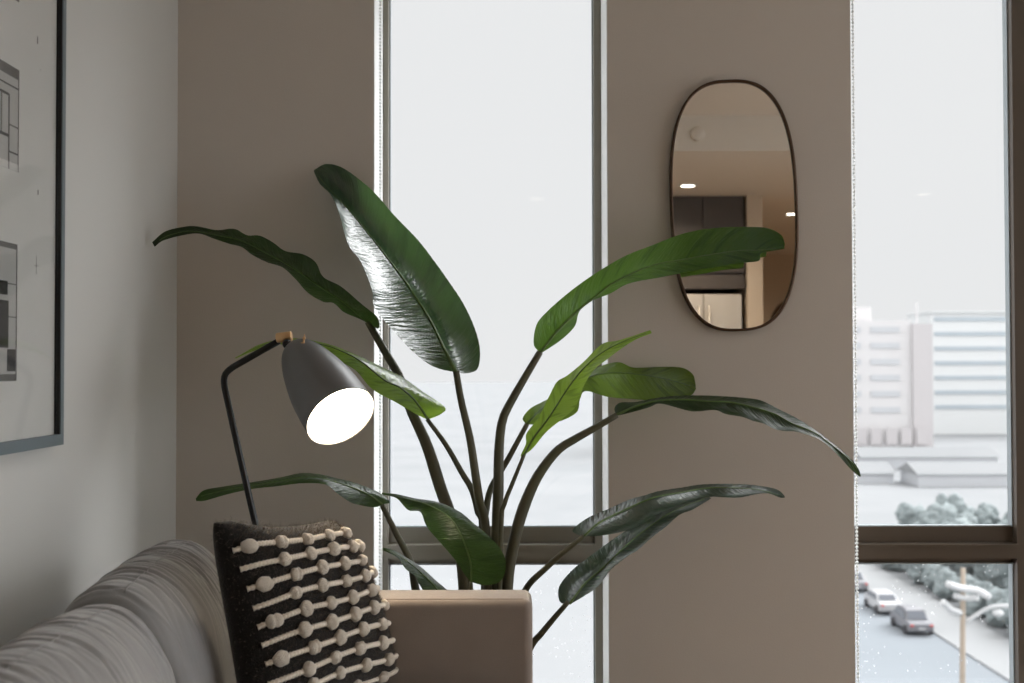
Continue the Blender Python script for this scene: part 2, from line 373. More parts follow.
# ------------------------------------------------------------------ oval mirror
mc = P(733, 206, YW); RX, RZ = .199, .394
def oval(n=96, rx=RX, rz=RZ, skew=0):
    pts = []
    for i in range(n):
        t = 2*math.pi*i/n; c, s = math.cos(t), math.sin(t)
        ex = 2/2.75
        x = rx*math.copysign(abs(c)**ex, c); z = rz*math.copysign(abs(s)**ex, s)
        pts.append((x, z))
    return pts
tilt = Matrix.Rotation(R(-1.8), 3, 'Y')
mi_ = empty('wall_mirror', (mc.x, YW, mc.z), 'tall rounded wall mirror with thin dark bronze rim between the two windows', 'mirror')
def mp(x, z, y): 
    v = tilt @ Vector((x, 0, z)); return Vector((mc.x+v.x, y, mc.z+v.z))
bm = bmesh.new(); o1 = oval(); o2 = oval(rx=RX-.008, rz=RZ-.008)
prof = [(o1, YW-.001), (o1, YW-.022), (o2, YW-.024), (o2, YW-.014)]
rings = [[bm.verts.new(mp(x, z, y)) for x, z in o] for o, y in prof]
for a_, b_ in zip(rings, rings[1:]):
    for k in range(96): bm.faces.new((a_[k], a_[(k+1) % 96], b_[(k+1) % 96], b_[k]))
link('mirror_rim', bm, M['mirror_rim'], mi_, True)
bm = bmesh.new()
f1 = bm.faces.new([bm.verts.new(mp(x, z, YW-.015)) for x, z in o2]); f2 = bm.faces.new([bm.verts.new(mp(x, z, YW-.003)) for x, z in o2][::-1])
link('mirror_glass', bm, M['mirror'], mi_)

# ------------------------------------------------------------------ kitchen seen in the mirror
KY = -1.84
cb = empty('tall_cabinet', (1.4, KY-.35, 1.77), 'dark wall cabinet reaching the ceiling above the refrigerator, seen in the mirror', 'cabinet')
link('cabinet_body', B((1.0, 1.83, KY-.6, KY-.02, 1.80, 2.53)), M['cab'], cb)
for a_, b_ in ((1.005, 1.497), (1.503, 1.825)): 
    d = link('cabinet_door', B((a_, b_, KY-.02, KY, 1.93, 2.525)), M['cab'], cb)
link('cabinet_rail', B((1.0, 1.83, KY-.02, KY+.01, 1.80, 1.90)), M['cab'], cb)
fg = empty('refrigerator', (1.4, KY-.35, 0), 'pale two-door refrigerator below dark cabinet, seen in the mirror', 'refrigerator')
link('fridge_body', B((1.01, 1.80, KY-.6, KY-.03, .02, 1.76)), M['fridge'], fg)
for a_, b_, hx in ((1.012, 1.497, 1.46), (1.503, 1.798, 1.54)):
    d = link('fridge_door', B((a_, b_, KY-.03, KY+.02, .7, 1.755), bev=.006), M['fridge'], fg)
    bm = bmesh.new(); tube(bm, [(hx, KY+.02, 1.66), (hx, KY+.05, 1.65), (hx, KY+.05, .95), (hx, KY+.02, .94)], .009, 8); link('handle', bm, M['fridge'], d, True)
link('freezer_drawer', B((1.012, 1.798, KY-.03, KY+.02, .06, .69), bev=.006), M['fridge'], fg)
st('wall_kitchen', B((1.84, 1.96, KY-.75, KY+.04, 0, 2.53), (-.2, .98, KY-.75, KY-.6, 0, 2.53), (.98, 1.84, KY-.75, KY-.62, 0, 2.53)), M['kwall'])
e = empty('round_wall_basket', (3.36, YB, 1.4), 'dark round woven basket hung on the far wall, seen low in the mirror', 'basket')
bm = bmesh.new(); lathe(bm, [(0.001, .34), (.03, .36), (.06, .33), (.05, .2), (.04, .0)], (3.44, YB, 1.66), (0, 1, 0), 48); link('woven_rim', bm, M['wood_leg'], e, True)
lights = [(1.30, -1.30), (2.46, -2.9), (0.2, -1.3), (3.2, -1.1), (.6, -3.9), (3.3, -5.2)]  # downlights the mirror does not show are added to light the room
wh = ['nearest downlight in the mirror, left of centre', 'small round ceiling downlight at the right edge of the mirror', 'added unseen round downlight at the kitchen left side', 'added unseen round downlight near the right wall', 'added unseen round downlight behind the kitchen wall', 'added unseen round downlight by the far wall']
for (x, y), l in zip(lights, wh):
    e = empty('ceiling_light', (x, y, 2.53), l, 'ceiling light', 'recessed kitchen downlights')
    bm = bmesh.new(); lathe(bm, [(0.0, .052), (.006, .075), (.006, .05), (.003, .05)], (x, y, 2.53-.007), (0, 0, 1), 24); link('trim_ring', bm, M['reveal'], e, True)
    bm = bmesh.new(); lathe(bm, [(0, .0), (0, .05), (.004, .05), (.004, 0)], (x, y, 2.53-.006), (0, 0, 1), 24); link('lens', bm, M['light_on'], e)
    ld = bpy.data.lights.new('downlight', 'SPOT'); ld.energy = 70; ld.color = (1, .84, .66); ld.spot_size = R(150); ld.spot_blend = 1; ld.shadow_soft_size = .05
    lo = bpy.data.objects.new('downlight', ld); COL.objects.link(lo); lo.location = (x, y, 2.51); lo.parent = e; lo.matrix_parent_inverse = e.matrix_world.inverted()
# living-area ceiling fixture behind the camera's view, off axis
e = empty('smoke_detector', (1.155, .06, 2.635), 'small round white sensor on the ceiling step, seen in the mirror', 'smoke detector')
bm = bmesh.new(); lathe(bm, [(0, .045), (.012, .045), (.02, .035), (.022, 0)], (1.155, .061, 2.635), (0, 1, 0), 24); link('sensor_dome', bm, M['ceil'], e, True)

# ------------------------------------------------------------------ sofa
sofa = empty('sofa', (-.5, 1.9, 0), 'grey velvet sofa along the left wall with loose back cushions and square arm', 'sofa')
YA0, YA1 = 2.745, 2.895
def rbox(name, b, bev, m, parent, seg=5):
    bm = bmesh.new(); box(bm, *b)
    bmesh.ops.bevel(bm, geom=bm.edges[:], offset=bev, segments=seg, affect='EDGES', profile=.5)
    return link(name, bm, m, parent, True)
arm = rbox('arm', (-.99, .048, YA0, YA1, .10, .642), .022, M['velvet_arm'], sofa, 6)
bm = bmesh.new(); tube(bm, [Vector(p) for p in ((-.95, YA0+.018, .6415), (.025, YA0+.018, .6415), (.044, YA0+.02, .62), (.0478, YA0+.02, .15))], .0016, 8); link('arm_piping', bm, M['velvet_arm'], arm, True)
arm2 = rbox('arm', (-.99, .056, .60, .75, .10, .636), .022, M['velvet_arm'], sofa)
rbox('sofa_back', (-1.0, -.925, .75, YA0, .12, .66), .02, M['velvet'], sofa)
rbox('sofa_base', (-.92, .03, .75, YA0, .12, .30), .015, M['velvet'], sofa)
for a_, b_ in ((.755, 1.742), (1.748, YA0-.004)): rbox('seat_cushion', (-.915, .045, a_, b_, .302, .445), .035, M['velvet'], sofa)
for x in (-.93, -.03):
    for y in (.68, 2.82):
        bm = bmesh.new(); tube(bm, [(x, y, 0), (x, y, .10)], [.014, .02], 12); link('leg', bm, M['wood_leg'], sofa, True)
# back cushions: closed profile lofted along Y, with creases gathered across the top
prof = [(-.90, .452), (-.905, .60), (-.895, .675), (-.868, .728), (-.825, .758), (-.78, .766), (-.735, .755), (-.695, .72), (-.662, .668), (-.635, .605), (-.612, .53), (-.60, .47), (-.63, .449), (-.75, .448), (-.87, .449), (-.90, .452)]
def link_seam(pts, o):
    bm = bmesh.new(); tube(bm, pts, .0013, 6); link('seam', bm, M['velvet'], o, True)
def back_cushion(ya, yb, seed, top=0.0, tilt_=0.0, sx=0.0):
    rnd = random.Random(seed)
    NP, NY = 120, 240
    sec = cr_spline(prof, NP+1)[:-1]
    cx, cz = -.76, .60
    creases = [(rnd.uniform(.02, .98), rnd.uniform(-.22, .22), rnd.uniform(.004, .009), rnd.uniform(.35, 1), rnd.uniform(.27, .43), rnd.uniform(.12, .34)) for _ in range(30)]
    bm = bmesh.new(); rings = []
    for j in range(NY+1):
        t = j/NY
        # ends close like a rounded box
        e = min(t, 1-t)*(yb-ya)
        rr = .045; ins = 0
        if e < rr: ins = rr-math.sqrt(max(0, rr*rr-(rr-e)**2))
        puff = .020*(1-abs(2*t-1)**3.0)-.004
        ring = []
        for i, (x, z) in enumerate(sec):
            dx, dz = x-cx, z-cz; L = math.hypot(dx, dz); nx, nz = dx/L, dz/L
            front = max(0, nx)*.9+max(0, nz)*.55
            s = i/NP           # 0 back-bottom .. top ~.35 .. front-bottom
            d = puff*front-ins*.5
            for (c, sl, w, am, s0, ws) in creases:
                yy = t-(c+sl*(s-.38))+.012*math.sin(s*30+c*50)
                env = math.exp(-((s-s0)/(ws*.42))**2)
                d -= .0040*am*env*(math.exp(-(yy/w)**2)-.55*math.exp(-((yy-w*2.0)/(w*1.3))**2))
            d += .004*noise.noise(Vector((x*6, t*5+seed, z*6)))
            wv = noise.noise(Vector((t*7+seed*3, s*5, 2)))
            rg = 1-abs(noise.noise(Vector((t*26+2.2*wv+s*5, s*3.5, seed))))*2
            d -= .0042*max(0, rg-.45)*math.exp(-((s-.40)/.16)**2)
            ring.append(bm.verts.new((x+nx*d+sx*max(0, min(1, (z-.45)/.2)), ya+(yb-ya)*t, z+nz*d+(top+tilt_*t)*max(0, min(1, (z-.45)/.2)))))
        rings.append(ring)
    for a_, b_ in zip(rings, rings[1:]):
        for k in range(NP): bm.faces.new((a_[k], b_[k], b_[(k+1) % NP], a_[(k+1) % NP]))
    seam_pts = [r[int(NP*.385)].co.copy()+Vector((.0003, 0, .0003)) for r in rings[8:-8:3]]
    # end caps, slightly domed
    for ring, yy in ((rings[0], ya-.006), (rings[-1], yb+.002)):
        prev = ring
        for s in (.85, .6, .3):
            cur = [bm.verts.new((cx+(v.co.x-cx)*s, yy-(0 if s < .7 else 0), cz+(v.co.z-cz)*s)) for v in ring]
            for k in range(NP): bm.faces.new((prev[k], prev[(k+1) % NP], cur[(k+1) % NP], cur[k]))
            prev = cur
        bm.faces.new(prev)
    bmesh.ops.recalc_face_normals(bm, faces=bm.faces[:])
    o = link('back_cushion', bm, M['velvet'], sofa, True)
    link_seam(seam_pts, o)
back_cushion(2.232, 2.742, 3, .000, .026)
back_cushion(1.47, 2.150, 11, -.008, .008, .028)
back_cushion(.78, 1.45, 5, -.008, 0, .028)

# ------------------------------------------------------------------ throw pillow
yaw, lean = R(60), R(14)
u_ = Vector((math.cos(yaw), math.sin(yaw), 0)); nh = Vector((math.sin(yaw), -math.cos(yaw), 0))
up_ = Vector((0, 0, 1))*math.cos(lean)-nh*math.sin(lean); n_ = nh*math.cos(lean)+Vector((0, 0, 1))*math.sin(lean)
PC = Vector((-.459, 2.55, .668)); HW, HH = .235, .225
def pil(u, v, side=1, off=0):
    au, av = abs(u), abs(v)
    x = HW*u*(1-.085*(1-v*v)); y = HH*v*(1-.10*(1-u*u))
    fl_ = max(0, (u+.2)/1.2)**2*max(0, (v+.2)/1.2)**2; y -= .055*fl_; x -= .085*fl_; x += .035*max(0, u)*max(0, .5-v); y -= .022*max(0, 1-((u-.0)/.75)**2)*max(0, v)**3; cn = 1-(.045 if u < 0 and v > 0 else .09)*(au*av)**5; x *= cn; y *= cn
    T = .088*(max(0, 1-au**2.6))**.48*(max(0, 1-av**2.6))**.48
    T += .004*noise.noise(Vector((u*2.5, v*2.5, side)))*(1-au**4)*(1-av**4)
    return PC+u_*x+up_*y+n_*(side*T+off)
pw = empty('throw_pillow', PC-up_*HH, 'charcoal wool throw pillow with rows of cream tufts leaning in the sofa corner', 'pillow')
bm = bmesh.new(); NG = 56
for side in (1, -1):
    g = [[bm.verts.new(pil(math.sin((2*i/NG-1)*math.pi/2), math.sin((2*j/NG-1)*math.pi/2), side)) for i in range(NG+1)] for j in range(NG+1)]
    for j in range(NG):
        for i in range(NG):
            q = (g[j][i], g[j][i+1], g[j+1][i+1], g[j+1][i]); bm.faces.new(q if side > 0 else q[::-1])
bmesh.ops.remove_doubles(bm, verts=bm.verts[:], dist=1e-5)
cover = link('cover', bm, M['wool'], pw, True)
bm = bmesh.new(); rnd = random.Random(4)
for _ in range(16000):
    u, v = rnd.uniform(-1, 1), rnd.uniform(-1, 1)
    side = 1 if rnd.random() < .8 else -1
    p = pil(u, v, side); q = pil(min(1, u+.02), v, side); r = pil(u, min(1, v+.02), side)
    nn = (q-p).cross(r-p)
    if nn.length < 1e-9: continue
    nn.normalize(); nn *= side
    d = (nn+Vector((rnd.uniform(-1, 1), rnd.uniform(-1, 1), rnd.uniform(-1, 1)))*.8).normalized()
    ln = rnd.uniform(.003, .009)+(.008*rnd.random() if v > .75 else 0); w = d.cross(Vector((rnd.random(), rnd.random(), rnd.random()))).normalized()*.00026
    m_ = p+d*ln*.5+w*8*rnd.uniform(-1, 1)
    a_ = [bm.verts.new(x) for x in (p-w, p+w, m_+w, m_-w)]; t_ = bm.verts.new(p+d*ln)
    bm.faces.new(a_); bm.faces.new((a_[3], a_[2], t_))
link('wool_fuzz', bm, M['fuzz'], cover, kind='stuff')
def surf(u, v, off=0):
    return pil(u, v, 1, off)
def snormal(u, v):
    a_ = surf(u+.01, v)-surf(u-.01, v); b_ = surf(u, v+.01)-surf(u, v-.01); return a_.cross(b_).normalized()
NR = 12; pitch = .0425
tuft_meshes = []
for k in range(5):
    bm = bmesh.new(); bmesh.ops.create_icosphere(bm, subdivisions=4, radius=1)
    for v in bm.verts:
        c = v.co.copy(); n1 = noise.noise(c*1.6+Vector((k*7, 0, 0))); n2 = noise.noise(c*6+Vector((0, k*5, 0)))
        pinch = 1-.22*math.exp(-(c.x/.22)**2)*(k % 2)
        v.co = Vector((c.x, c.y*pinch, c.z*pinch))*(1+.13*n1+.03*n2)
    me = bpy.data.meshes.new('tuft'); bm.to_mesh(me); bm.free(); me.materials.append(M['tuft'])
    for p in me.polygons: p.use_smooth = True
    tuft_meshes.append(me)
for r_ in range(NR):
    v = (.170-pitch*r_)/HH
    if v < -.97: break
    ua = -.955+.009*r_; ub = .97
    pts = []; n = 150
    for i in range(n+1):
        u = ua+(ub-ua)*i/n
        pts.append(surf(u, v+.010*math.sin(u*5+r_)-.10*max(0, -u-.25)**2*(1+v), .0025))
    bm = bmesh.new(); tube(bm, pts, [.0056+.0012*math.cos(i*math.pi/1.5) for i in range(n+1)], 8)
    cord = link('braided_cord', bm, M['tuft'], pw, True)
    us = []; x = ua+.17 if r_ % 2 == 0 else ua+.40
    if r_ % 2 == 0: x = ua+.12
    while x < ub-.02:
        us.append(x); x += .36+rnd.uniform(-.02, .02)
    us_tip = us
    for q_, u in enumerate(us):
        u = min(u, .95); nn = snormal(u, v); tt = (surf(u+.02, v)-surf(u-.02, v)).normalized()
        o = bpy.data.objects.new('tuft', random.choice(tuft_meshes)); COL.objects.link(o)
        bb = nn.cross(tt); mtx = Matrix((tt, bb, nn)).transposed().to_4x4()
        s = rnd.uniform(.92, 1.08); sx = .0185 if q_ == 0 and r_ % 2 == 0 else .0150
        mtx.translation = surf(u, v+.010*math.sin(u*5+r_)-.10*max(0, -u-.25)**2*(1+v), .007)
        o.matrix_world = mtx @ Matrix.Diagonal((sx*s, .0155*s, .0125*s, 1))
        o.parent = cord; o.matrix_parent_inverse = cord.matrix_world.inverted()

# ------------------------------------------------------------------ floor lamp
YLp = 3.08
J = P(283, 340, YLp)
floor_pt = P(318, 812, YLp); floor_pt.z = 0.008
fl = empty('floor_lamp', (floor_pt.x, floor_pt.y, 0), 'black bent-stem floor lamp with lit conical graphite shade behind the sofa', 'lamp')
pts = [floor_pt]+[P(a_, b_, YLp) for a_, b_ in ((255, 522), (238, 448), (226.5, 396))]
bend = cr_spline([P(226.5, 396, YLp), P(224.2, 384, YLp), P(225, 375, YLp), P(231, 368.5, YLp), P(241, 362.5, YLp)], 14)
stem = [pts[0], pts[1], pts[2]]+[Vector(p) for p in bend]+[P(262, 350.5, YLp), P(279, 341, YLp)]
bm = bmesh.new(); tube(bm, stem, .0090, 14); link('stem', bm, M['black'], fl, True)
mid = pts[0].lerp(pts[1], .35)
for dx, dy in ((-.34, .28), (-.30, -.07)):
    bm = bmesh.new(); tube(bm, [mid, (floor_pt.x+dx, floor_pt.y+dy, .008)], .008, 12); link('leg', bm, M['black'], fl, True)
ax = Vector((.484, -.646, -.587)).normalized()
OC = P(341, 417, 2.885)          # opening centre
RO = .0925
AP = P(294.5, 347, 3.06); ax = (OC-AP).normalized(); SL = (OC-AP).length
# brass joint and ball
bm = bmesh.new(); c0 = P(276.5, 338.0, YLp-.006); c1 = P(292, 336.0, YLp-.008); lathe(bm, [(0, 0), (0, .0115), (.002, .0135), ((c1-c0).length-.002, .0135), ((c1-c0).length, .0115), ((c1-c0).length, 0)], c0, c1-c0, 28); link('brass_knuckle', bm, M['brass'], fl, True)
bm = bmesh.new(); bmesh.ops.create_uvsphere(bm, u_segments=20, v_segments=12, radius=.0125); bmesh.ops.translate(bm, verts=bm.verts[:], vec=P(287, 344, YLp-.03)); tube(bm, [P(284, 341, YLp), P(288, 345, YLp-.04), AP+ax*.01], .006, 10); link('ball_joint', bm, M['black'], fl, True)
pf = [(0, 0), (.0, .016), (.004, .027), (.012, .037), (.03, .049), (.06, .061), (.10, .072), (.15, .082), (.20, .0885), (SL, .0925)]
outer = [(t, r) for t, r in cr_spline(pf, 40)]
bm = bmesh.new()
lathe(bm, outer, AP, ax, 64)
inner = [(t+.0015, max(0, r-.0022)) for t, r in outer[::-1][:-1]]; inner[0] = (SL, .0925-.002); inner.append((.0015, 0))
n0 = len(bm.faces); lathe(bm, [outer[-1]]+inner, AP, ax, 64, mi=1)
shade = link('shade', bm, [M['shade'], M['shade_in']], fl, True)
bm = bmesh.new(); bmesh.ops.create_uvsphere(bm, u_segments=32, v_segments=20, radius=.052); bmesh.ops.translate(bm, verts=bm.verts[:], vec=AP+ax*(SL-.115)); link('bulb', bm, M['bulb'], fl, True)
# brass finial screw on the crown of the shade
bm = bmesh.new(); s0 = P(303.5, 344, 2.99); lathe(bm, [(0, .007), (.004, .007), (.0045, .0028), (.012, .0028), (.014, .0042), (.0175, .0042), (.019, .002), (.024, .0018), (.026, 0)], s0, (.12, -.1, 1), 16); link('brass_screw', bm, M['brass'], fl, True)

# ------------------------------------------------------------------ potted plant
BX, BY = -.085, 3.27
plant = empty('potted_plant', (BX, BY, 0), 'large bird of paradise plant with twelve broad leaves standing behind the sofa arm', 'plant')
bm = bmesh.new(); lathe(bm, [(0, 0), (0, .115), (.01, .12), (.27, .155), (.28, .155), (.28, .145), (.25, .142), (.25, 0)], (BX, BY, 0.0), (0, 0, 1), 48); link('pot', bm, M['pot'], plant, True)
bm = bmesh.new(); lathe(bm, [(.235, 0), (.235, .142), (.25, .1425), (.258, .08), (.256, 0)], (BX, BY, 0.0), (0, 0, 1), 32); link('soil', bm, M['soil'], plant, True)

def leaf(C, mid, A, Bq, Y, dA, dB, mname, arch=(.10, .10), pleat=.0012, nf=34, sgn=1, rib=.004, label=None):
    ox, oy, s = C; NU, NV = 130, 14
    cv = lambda l: [(ox+x/s, oy+y/s) for x, y in l]
    m2, a2, b2 = (cr_spline(cv(q), NU+1) for q in (mid, A, Bq))
    bm = bmesh.new(); uvl = bm.loops.layers.uv.new('UVMap'); rows = []; UV = {}
    Mid = []; Ea = []; Eb = []
    for i in range(NU+1):
        t = i/NU; y = lerpl(Y, t)
        Mid.append(P(*m2[i], y)); Ea.append(P(*a2[i], y+lerpl(dA, t))); Eb.append(P(*b2[i], y+lerpl(dB, t)))
    for i in range(NU+1):
        t = i/NU; T = (Mid[min(NU, i+1)]-Mid[max(0, i-1)]).normalized(); row = []
        for j in range(-NV, NV+1):
            E = Ea[i] if j < 0 else Eb[i]; q = abs(j)/NV; w = E-Mid[i]
            side = w.cross(T) if j < 0 else T.cross(w)
            if side.length > 1e-7: side.normalize()
            if side.y > 0 and False: side = -side
            am = arch[0] if j < 0 else arch[1]
            h = am*w.length*4*q*(1-q)*.5
            ph = 2*math.pi*(nf*(t-.10*q)+.6*noise.noise(Vector((t*5, q, 1))))
            h += pleat*math.sin(ph)*min(1, q*5)*min(1, w.length/.03)*(1-.8*q)
            p = Mid[i]+w*q+side*h*sgn
            v = bm.verts.new(p); UV[v] = (t, (q if j > 0 else -q)); row.append(v)
        rows.append(row)
    for i in range(NU):
        for j in range(2*NV):
            f = bm.faces.new((rows[i][j], rows[i][j+1], rows[i+1][j+1], rows[i+1][j])); f.smooth = True
            for lp in f.loops: lp[uvl].uv = UV[lp.vert]
    o = link('leaf', bm, M[mname], plant, True)
    if label: o['label'] = label
    bm = bmesh.new(); tube(bm, Mid[:NU-3], [rib*(1-.85*i/NU)+.0004 for i in range(NU-3)], 8)
    link('midrib', bm, M['midrib'], o, True)
    return Mid
def stalk(pts, Y, r0, r1, base=None):
    """pts from the leaf downwards (pixels) at depths Y; ends in the soil"""
    n = len(pts); W = [P(*p, lerpl(Y, i/(n-1))) for i, p in enumerate(pts)]
    if base is None: base = (0, 0)
    W += [Vector((BX+base[0], BY+base[1], .245))]
    q = [Vector(v) for v in cr_spline(W, 40)]; r0 *= 1.12; r1 *= 1.15
    bm = bmesh.new(); tube(bm, q, [r0+(r1-r0)*min(1, i/16) for i in range(40)], 12)
    link('stalk', bm, M['stalk'], plant, True)

# L1 big upright leaf, upper left
C1 = (0, 0, 1)
leaf(C1, [(456, 372), (441, 342), (429.5, 319), (408, 285.5), (389, 260), (367, 232), (348, 209), (331, 191), (314, 171)],
     [(454, 372), (440, 369), (427, 363), (409, 348), (388, 325), (374, 306), (372, 290), (361, 262), (348, 244), (339, 213), (331, 195), (320, 184), (314, 172)],
     [(458, 372), (469, 373), (478, 368), (480, 350), (475, 329), (463, 303), (445, 276), (433.5, 260), (418, 240), (394, 215), (378.5, 197), (365, 184), (343, 168), (326, 164), (314, 170)],
     [3.14, 3.32, 3.46, 3.55], [0, -.13, -.18, -.12, 0], [0, .05, .08, .06, 0], 'leaf_gloss', (.10, .62), .0026, 44, 1, .0045)
stalk([(456, 371), (461, 400), (470, 439), (476, 478.5), (479.5, 502), (486, 540)], [3.14, 3.20, 3.26], .008, .011, (.0, .02))
# L2 long wavy leaf reaching the left wall
C3 = (140, 200, 3.927)
leaf(C3, [(890, 478), (800, 400), (700, 335), (600, 265), (500, 210), (400, 160), (300, 138), (200, 122), (110, 140), (52, 175)],
     [(900, 480), (930, 505), (940, 495), (930, 458), (870, 408), (790, 340), (720, 302), (690, 245), (640, 213), (570, 200), (520, 165), (470, 140), (420, 138), (370, 113), (300, 118), (230, 104), (180, 104), (100, 123), (48, 165)],
     [(885, 478), (850, 462), (800, 440), (760, 405), (720, 400), (660, 365), (610, 310), (560, 265), (500, 245), (440, 215), (400, 185), (350, 172), (290, 152), (230, 132), (160, 140), (90, 160), (58, 184)],
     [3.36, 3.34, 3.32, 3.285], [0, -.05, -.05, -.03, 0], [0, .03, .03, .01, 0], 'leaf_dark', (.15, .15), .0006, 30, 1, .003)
stalk([(368, 322), (384, 350), (400, 378), (410, 408), (426.7, 445), (440.5, 488), (450, 515), (462, 560)], [3.36, 3.34, 3.30, 3.25], .009, .0155, (-.03, -.01))
# L3 leaf passing behind the lamp shade
C7 = (200, 310, 3.254)
leaf(C7, [(742, 355), (700, 295), (650, 252), (600, 228), (520, 165), (450, 130), (400, 114), (300, 100), (200, 116), (115, 157)],
     [(744, 356), (785, 338), (796, 315), (720, 262), (650, 213), (560, 172), (480, 138), (400, 108), (300, 92), (200, 110), (115, 155)],
     [(740, 357), (700, 337), (640, 302), (560, 257), (500, 192), (410, 150), (340, 125), (250, 112), (170, 135), (116, 158)],
     [3.28, 3.22, 3.20, 3.22], [0, .10, .10, .06, 0], [0, -.02, -.03, -.02, 0], 'leaf_young', (.10, .12), .0008, 30, 1, .003)
stalk([(427, 419), (446, 445), (462, 473), (472, 490), (478, 512), (483, 535)], [3.28, 3.28, 3.28], .0055, .009, (.01, .04))
# L4 low left leaf
C4 = (180, 440, 3.927)
leaf(C4, [(797, 252), (740, 215), (670, 185), (600, 163), (550, 150), (480, 148), (380, 165), (280, 180), (180, 197), (90, 218), (62, 232)],
     [(800, 252), (825, 243), (780, 205), (700, 175), (620, 158), (550, 138), (480, 132), (400, 148), (280, 166), (180, 181), (95, 197), (62, 229)],
     [(795, 255), (765, 264), (720, 259), (670, 245), (620, 212), (570, 175), (480, 170), (380, 182), (280, 193), (180, 215), (100, 238), (64, 240)],
     [3.22, 3.20, 3.20, 3.22], [0, .10, .08, .04, 0], [0, -.05, -.04, -.02, 0], 'leaf_medium', (.15, .2), .0006, 26, 1, .003)
stalk([(382, 505), (396.5, 534), (410.5, 562), (415.5, 589), (424, 625)], [3.22, 3.22, 3.22], .0065, .010, (-.08, -.03))
# L5 small low leaf half hidden by the sofa arm
C8 = (380, 480, 4.267)
leaf(C8, [(300, 545), (270, 500), (220, 440), (170, 392), (120, 350), (70, 318), (12, 294)],
     [(302, 545), (330, 520), (285, 468), (240, 430), (180, 375), (120, 335), (60, 300), (12, 288)],
     [(298, 545), (225, 545), (186, 475), (165, 440), (150, 410), (110, 380), (75, 332), (14, 300)],
     [3.15, 3.14, 3.13], [0, .05, .06, 0], [0, -.02, -.03, 0], 'leaf_medium', (.1, .15), .0006, 22, 1, .003)
stalk([(451, 608), (460, 640), (470, 668)], [3.15, 3.17, 3.19], .006, .008, (-.04, -.06))
# L6 broad centre leaf hanging towards the sofa
leaf(C8, [(389, 436), (386, 350), (352, 250), (300, 163), (210, 108), (130, 85), (60, 68), (8, 58)],
     [(392, 436), (440, 448), (500, 440), (530, 405), (536, 345), (510, 290), (460, 235), (400, 185), (340, 135), (250, 95), (150, 78), (70, 60), (8, 54)],
     [(386, 434), (360, 400), (320, 340), (260, 270), (200, 200), (172, 137), (120, 128), (70, 78), (10, 62)],
     [3.06, 3.02, 3.05, 3.14], [0, -.01, .02, 0], [0, .03, .04, 0], 'leaf_medium', (.12, .12), .0005, 30, 1, .0028)
stalk([(471, 582), (472, 600), (474, 640)], [3.06, 3.07, 3.12], .004, .008, (-.01, -.07))
# L7 long leaf crossing the mirror
C5 = (520, 210, 3.654)
leaf(C5, [(75, 520), (130, 450), (215, 365), (270, 322), (350, 260), (480, 203), (600, 180), (700, 162), (800, 148), (880, 146), (966, 135)],
     [(72, 520), (50, 490), (60, 420), (100, 370), (180, 300), (270, 235), (380, 170), (480, 130), (600, 85), (720, 65), (850, 62), (910, 68), (955, 92), (968, 125)],
     [(80, 522), (150, 475), (200, 425), (215, 375), (250, 338), (330, 305), (400, 268), (520, 245), (620, 225), (720, 208), (800, 194), (872, 186), (880, 158), (920, 150), (966, 142)],
     [3.30, 3.36, 3.42, 3.46], [0, -.03, -.04, -.04, 0], [0, .03, .04, .03, 0], 'leaf', (.12, .12), .0007, 40, 1, .0032)
stalk([(540, 352), (524, 379), (512, 400), (502.5, 420), (499, 449), (498.4, 488), (497, 530)], [3.30, 3.28, 3.26], .0085, .0135, (.03, -.02))
# L8 narrow bright leaf
C9 = (470, 320, 3.796)
leaf(C9, [(205, 515), (240, 450), (300, 370), (370, 262), (430, 185), (500, 125), (580, 82), (640, 60), (688, 44)],
     [(200, 520), (192, 515), (212, 470), (215, 430), (260, 370), (300, 290), (330, 235), (370, 210), (430, 160), (500, 92), (560, 78), (620, 60), (684, 38)],
     [(208, 512), (240, 485), (290, 425), (350, 375), (400, 330), (432, 250), (470, 190), (520, 150), (570, 112), (630, 74), (690, 50)],
     [3.20, 3.16, 3.12, 3.10], [0, .03, .04, 0], [0, -.03, -.03, 0], 'leaf_young', (.12, .12), .0006, 30, 1, .0026)
stalk([(524, 455), (513, 482), (504.5, 504), (501, 530)], [3.20, 3.21, 3.22], .0045, .007, (.04, -.04))
# L9 broad backlit leaf behind it
leaf(C9, [(215, 395), (270, 340), (350, 280), (440, 222), (530, 200), (650, 208), (750, 225), (830, 248), (857, 255)],
     [(212, 395), (200, 372), (230, 335), (280, 308), (380, 255), (450, 195), (555, 160), (620, 180), (710, 178), (800, 180), (845, 205), (857, 245)],
     [(220, 397), (270, 395), (340, 385), (405, 350), (418, 300), (440, 270), (525, 292), (610, 300), (700, 305), (790, 298), (840, 285), (858, 262)],
     [3.36, 3.46, 3.52, 3.55], [0, .02, .05, .02, 0], [0, -.02, -.03, -.02, 0], 'leaf_mid', (.12, .12), .0006, 30, 1, .0028)
stalk([(527, 424), (507, 461), (491, 488), (486, 512), (484, 540)], [3.36, 3.34, 3.31], .0065, .009, (.02, .06))
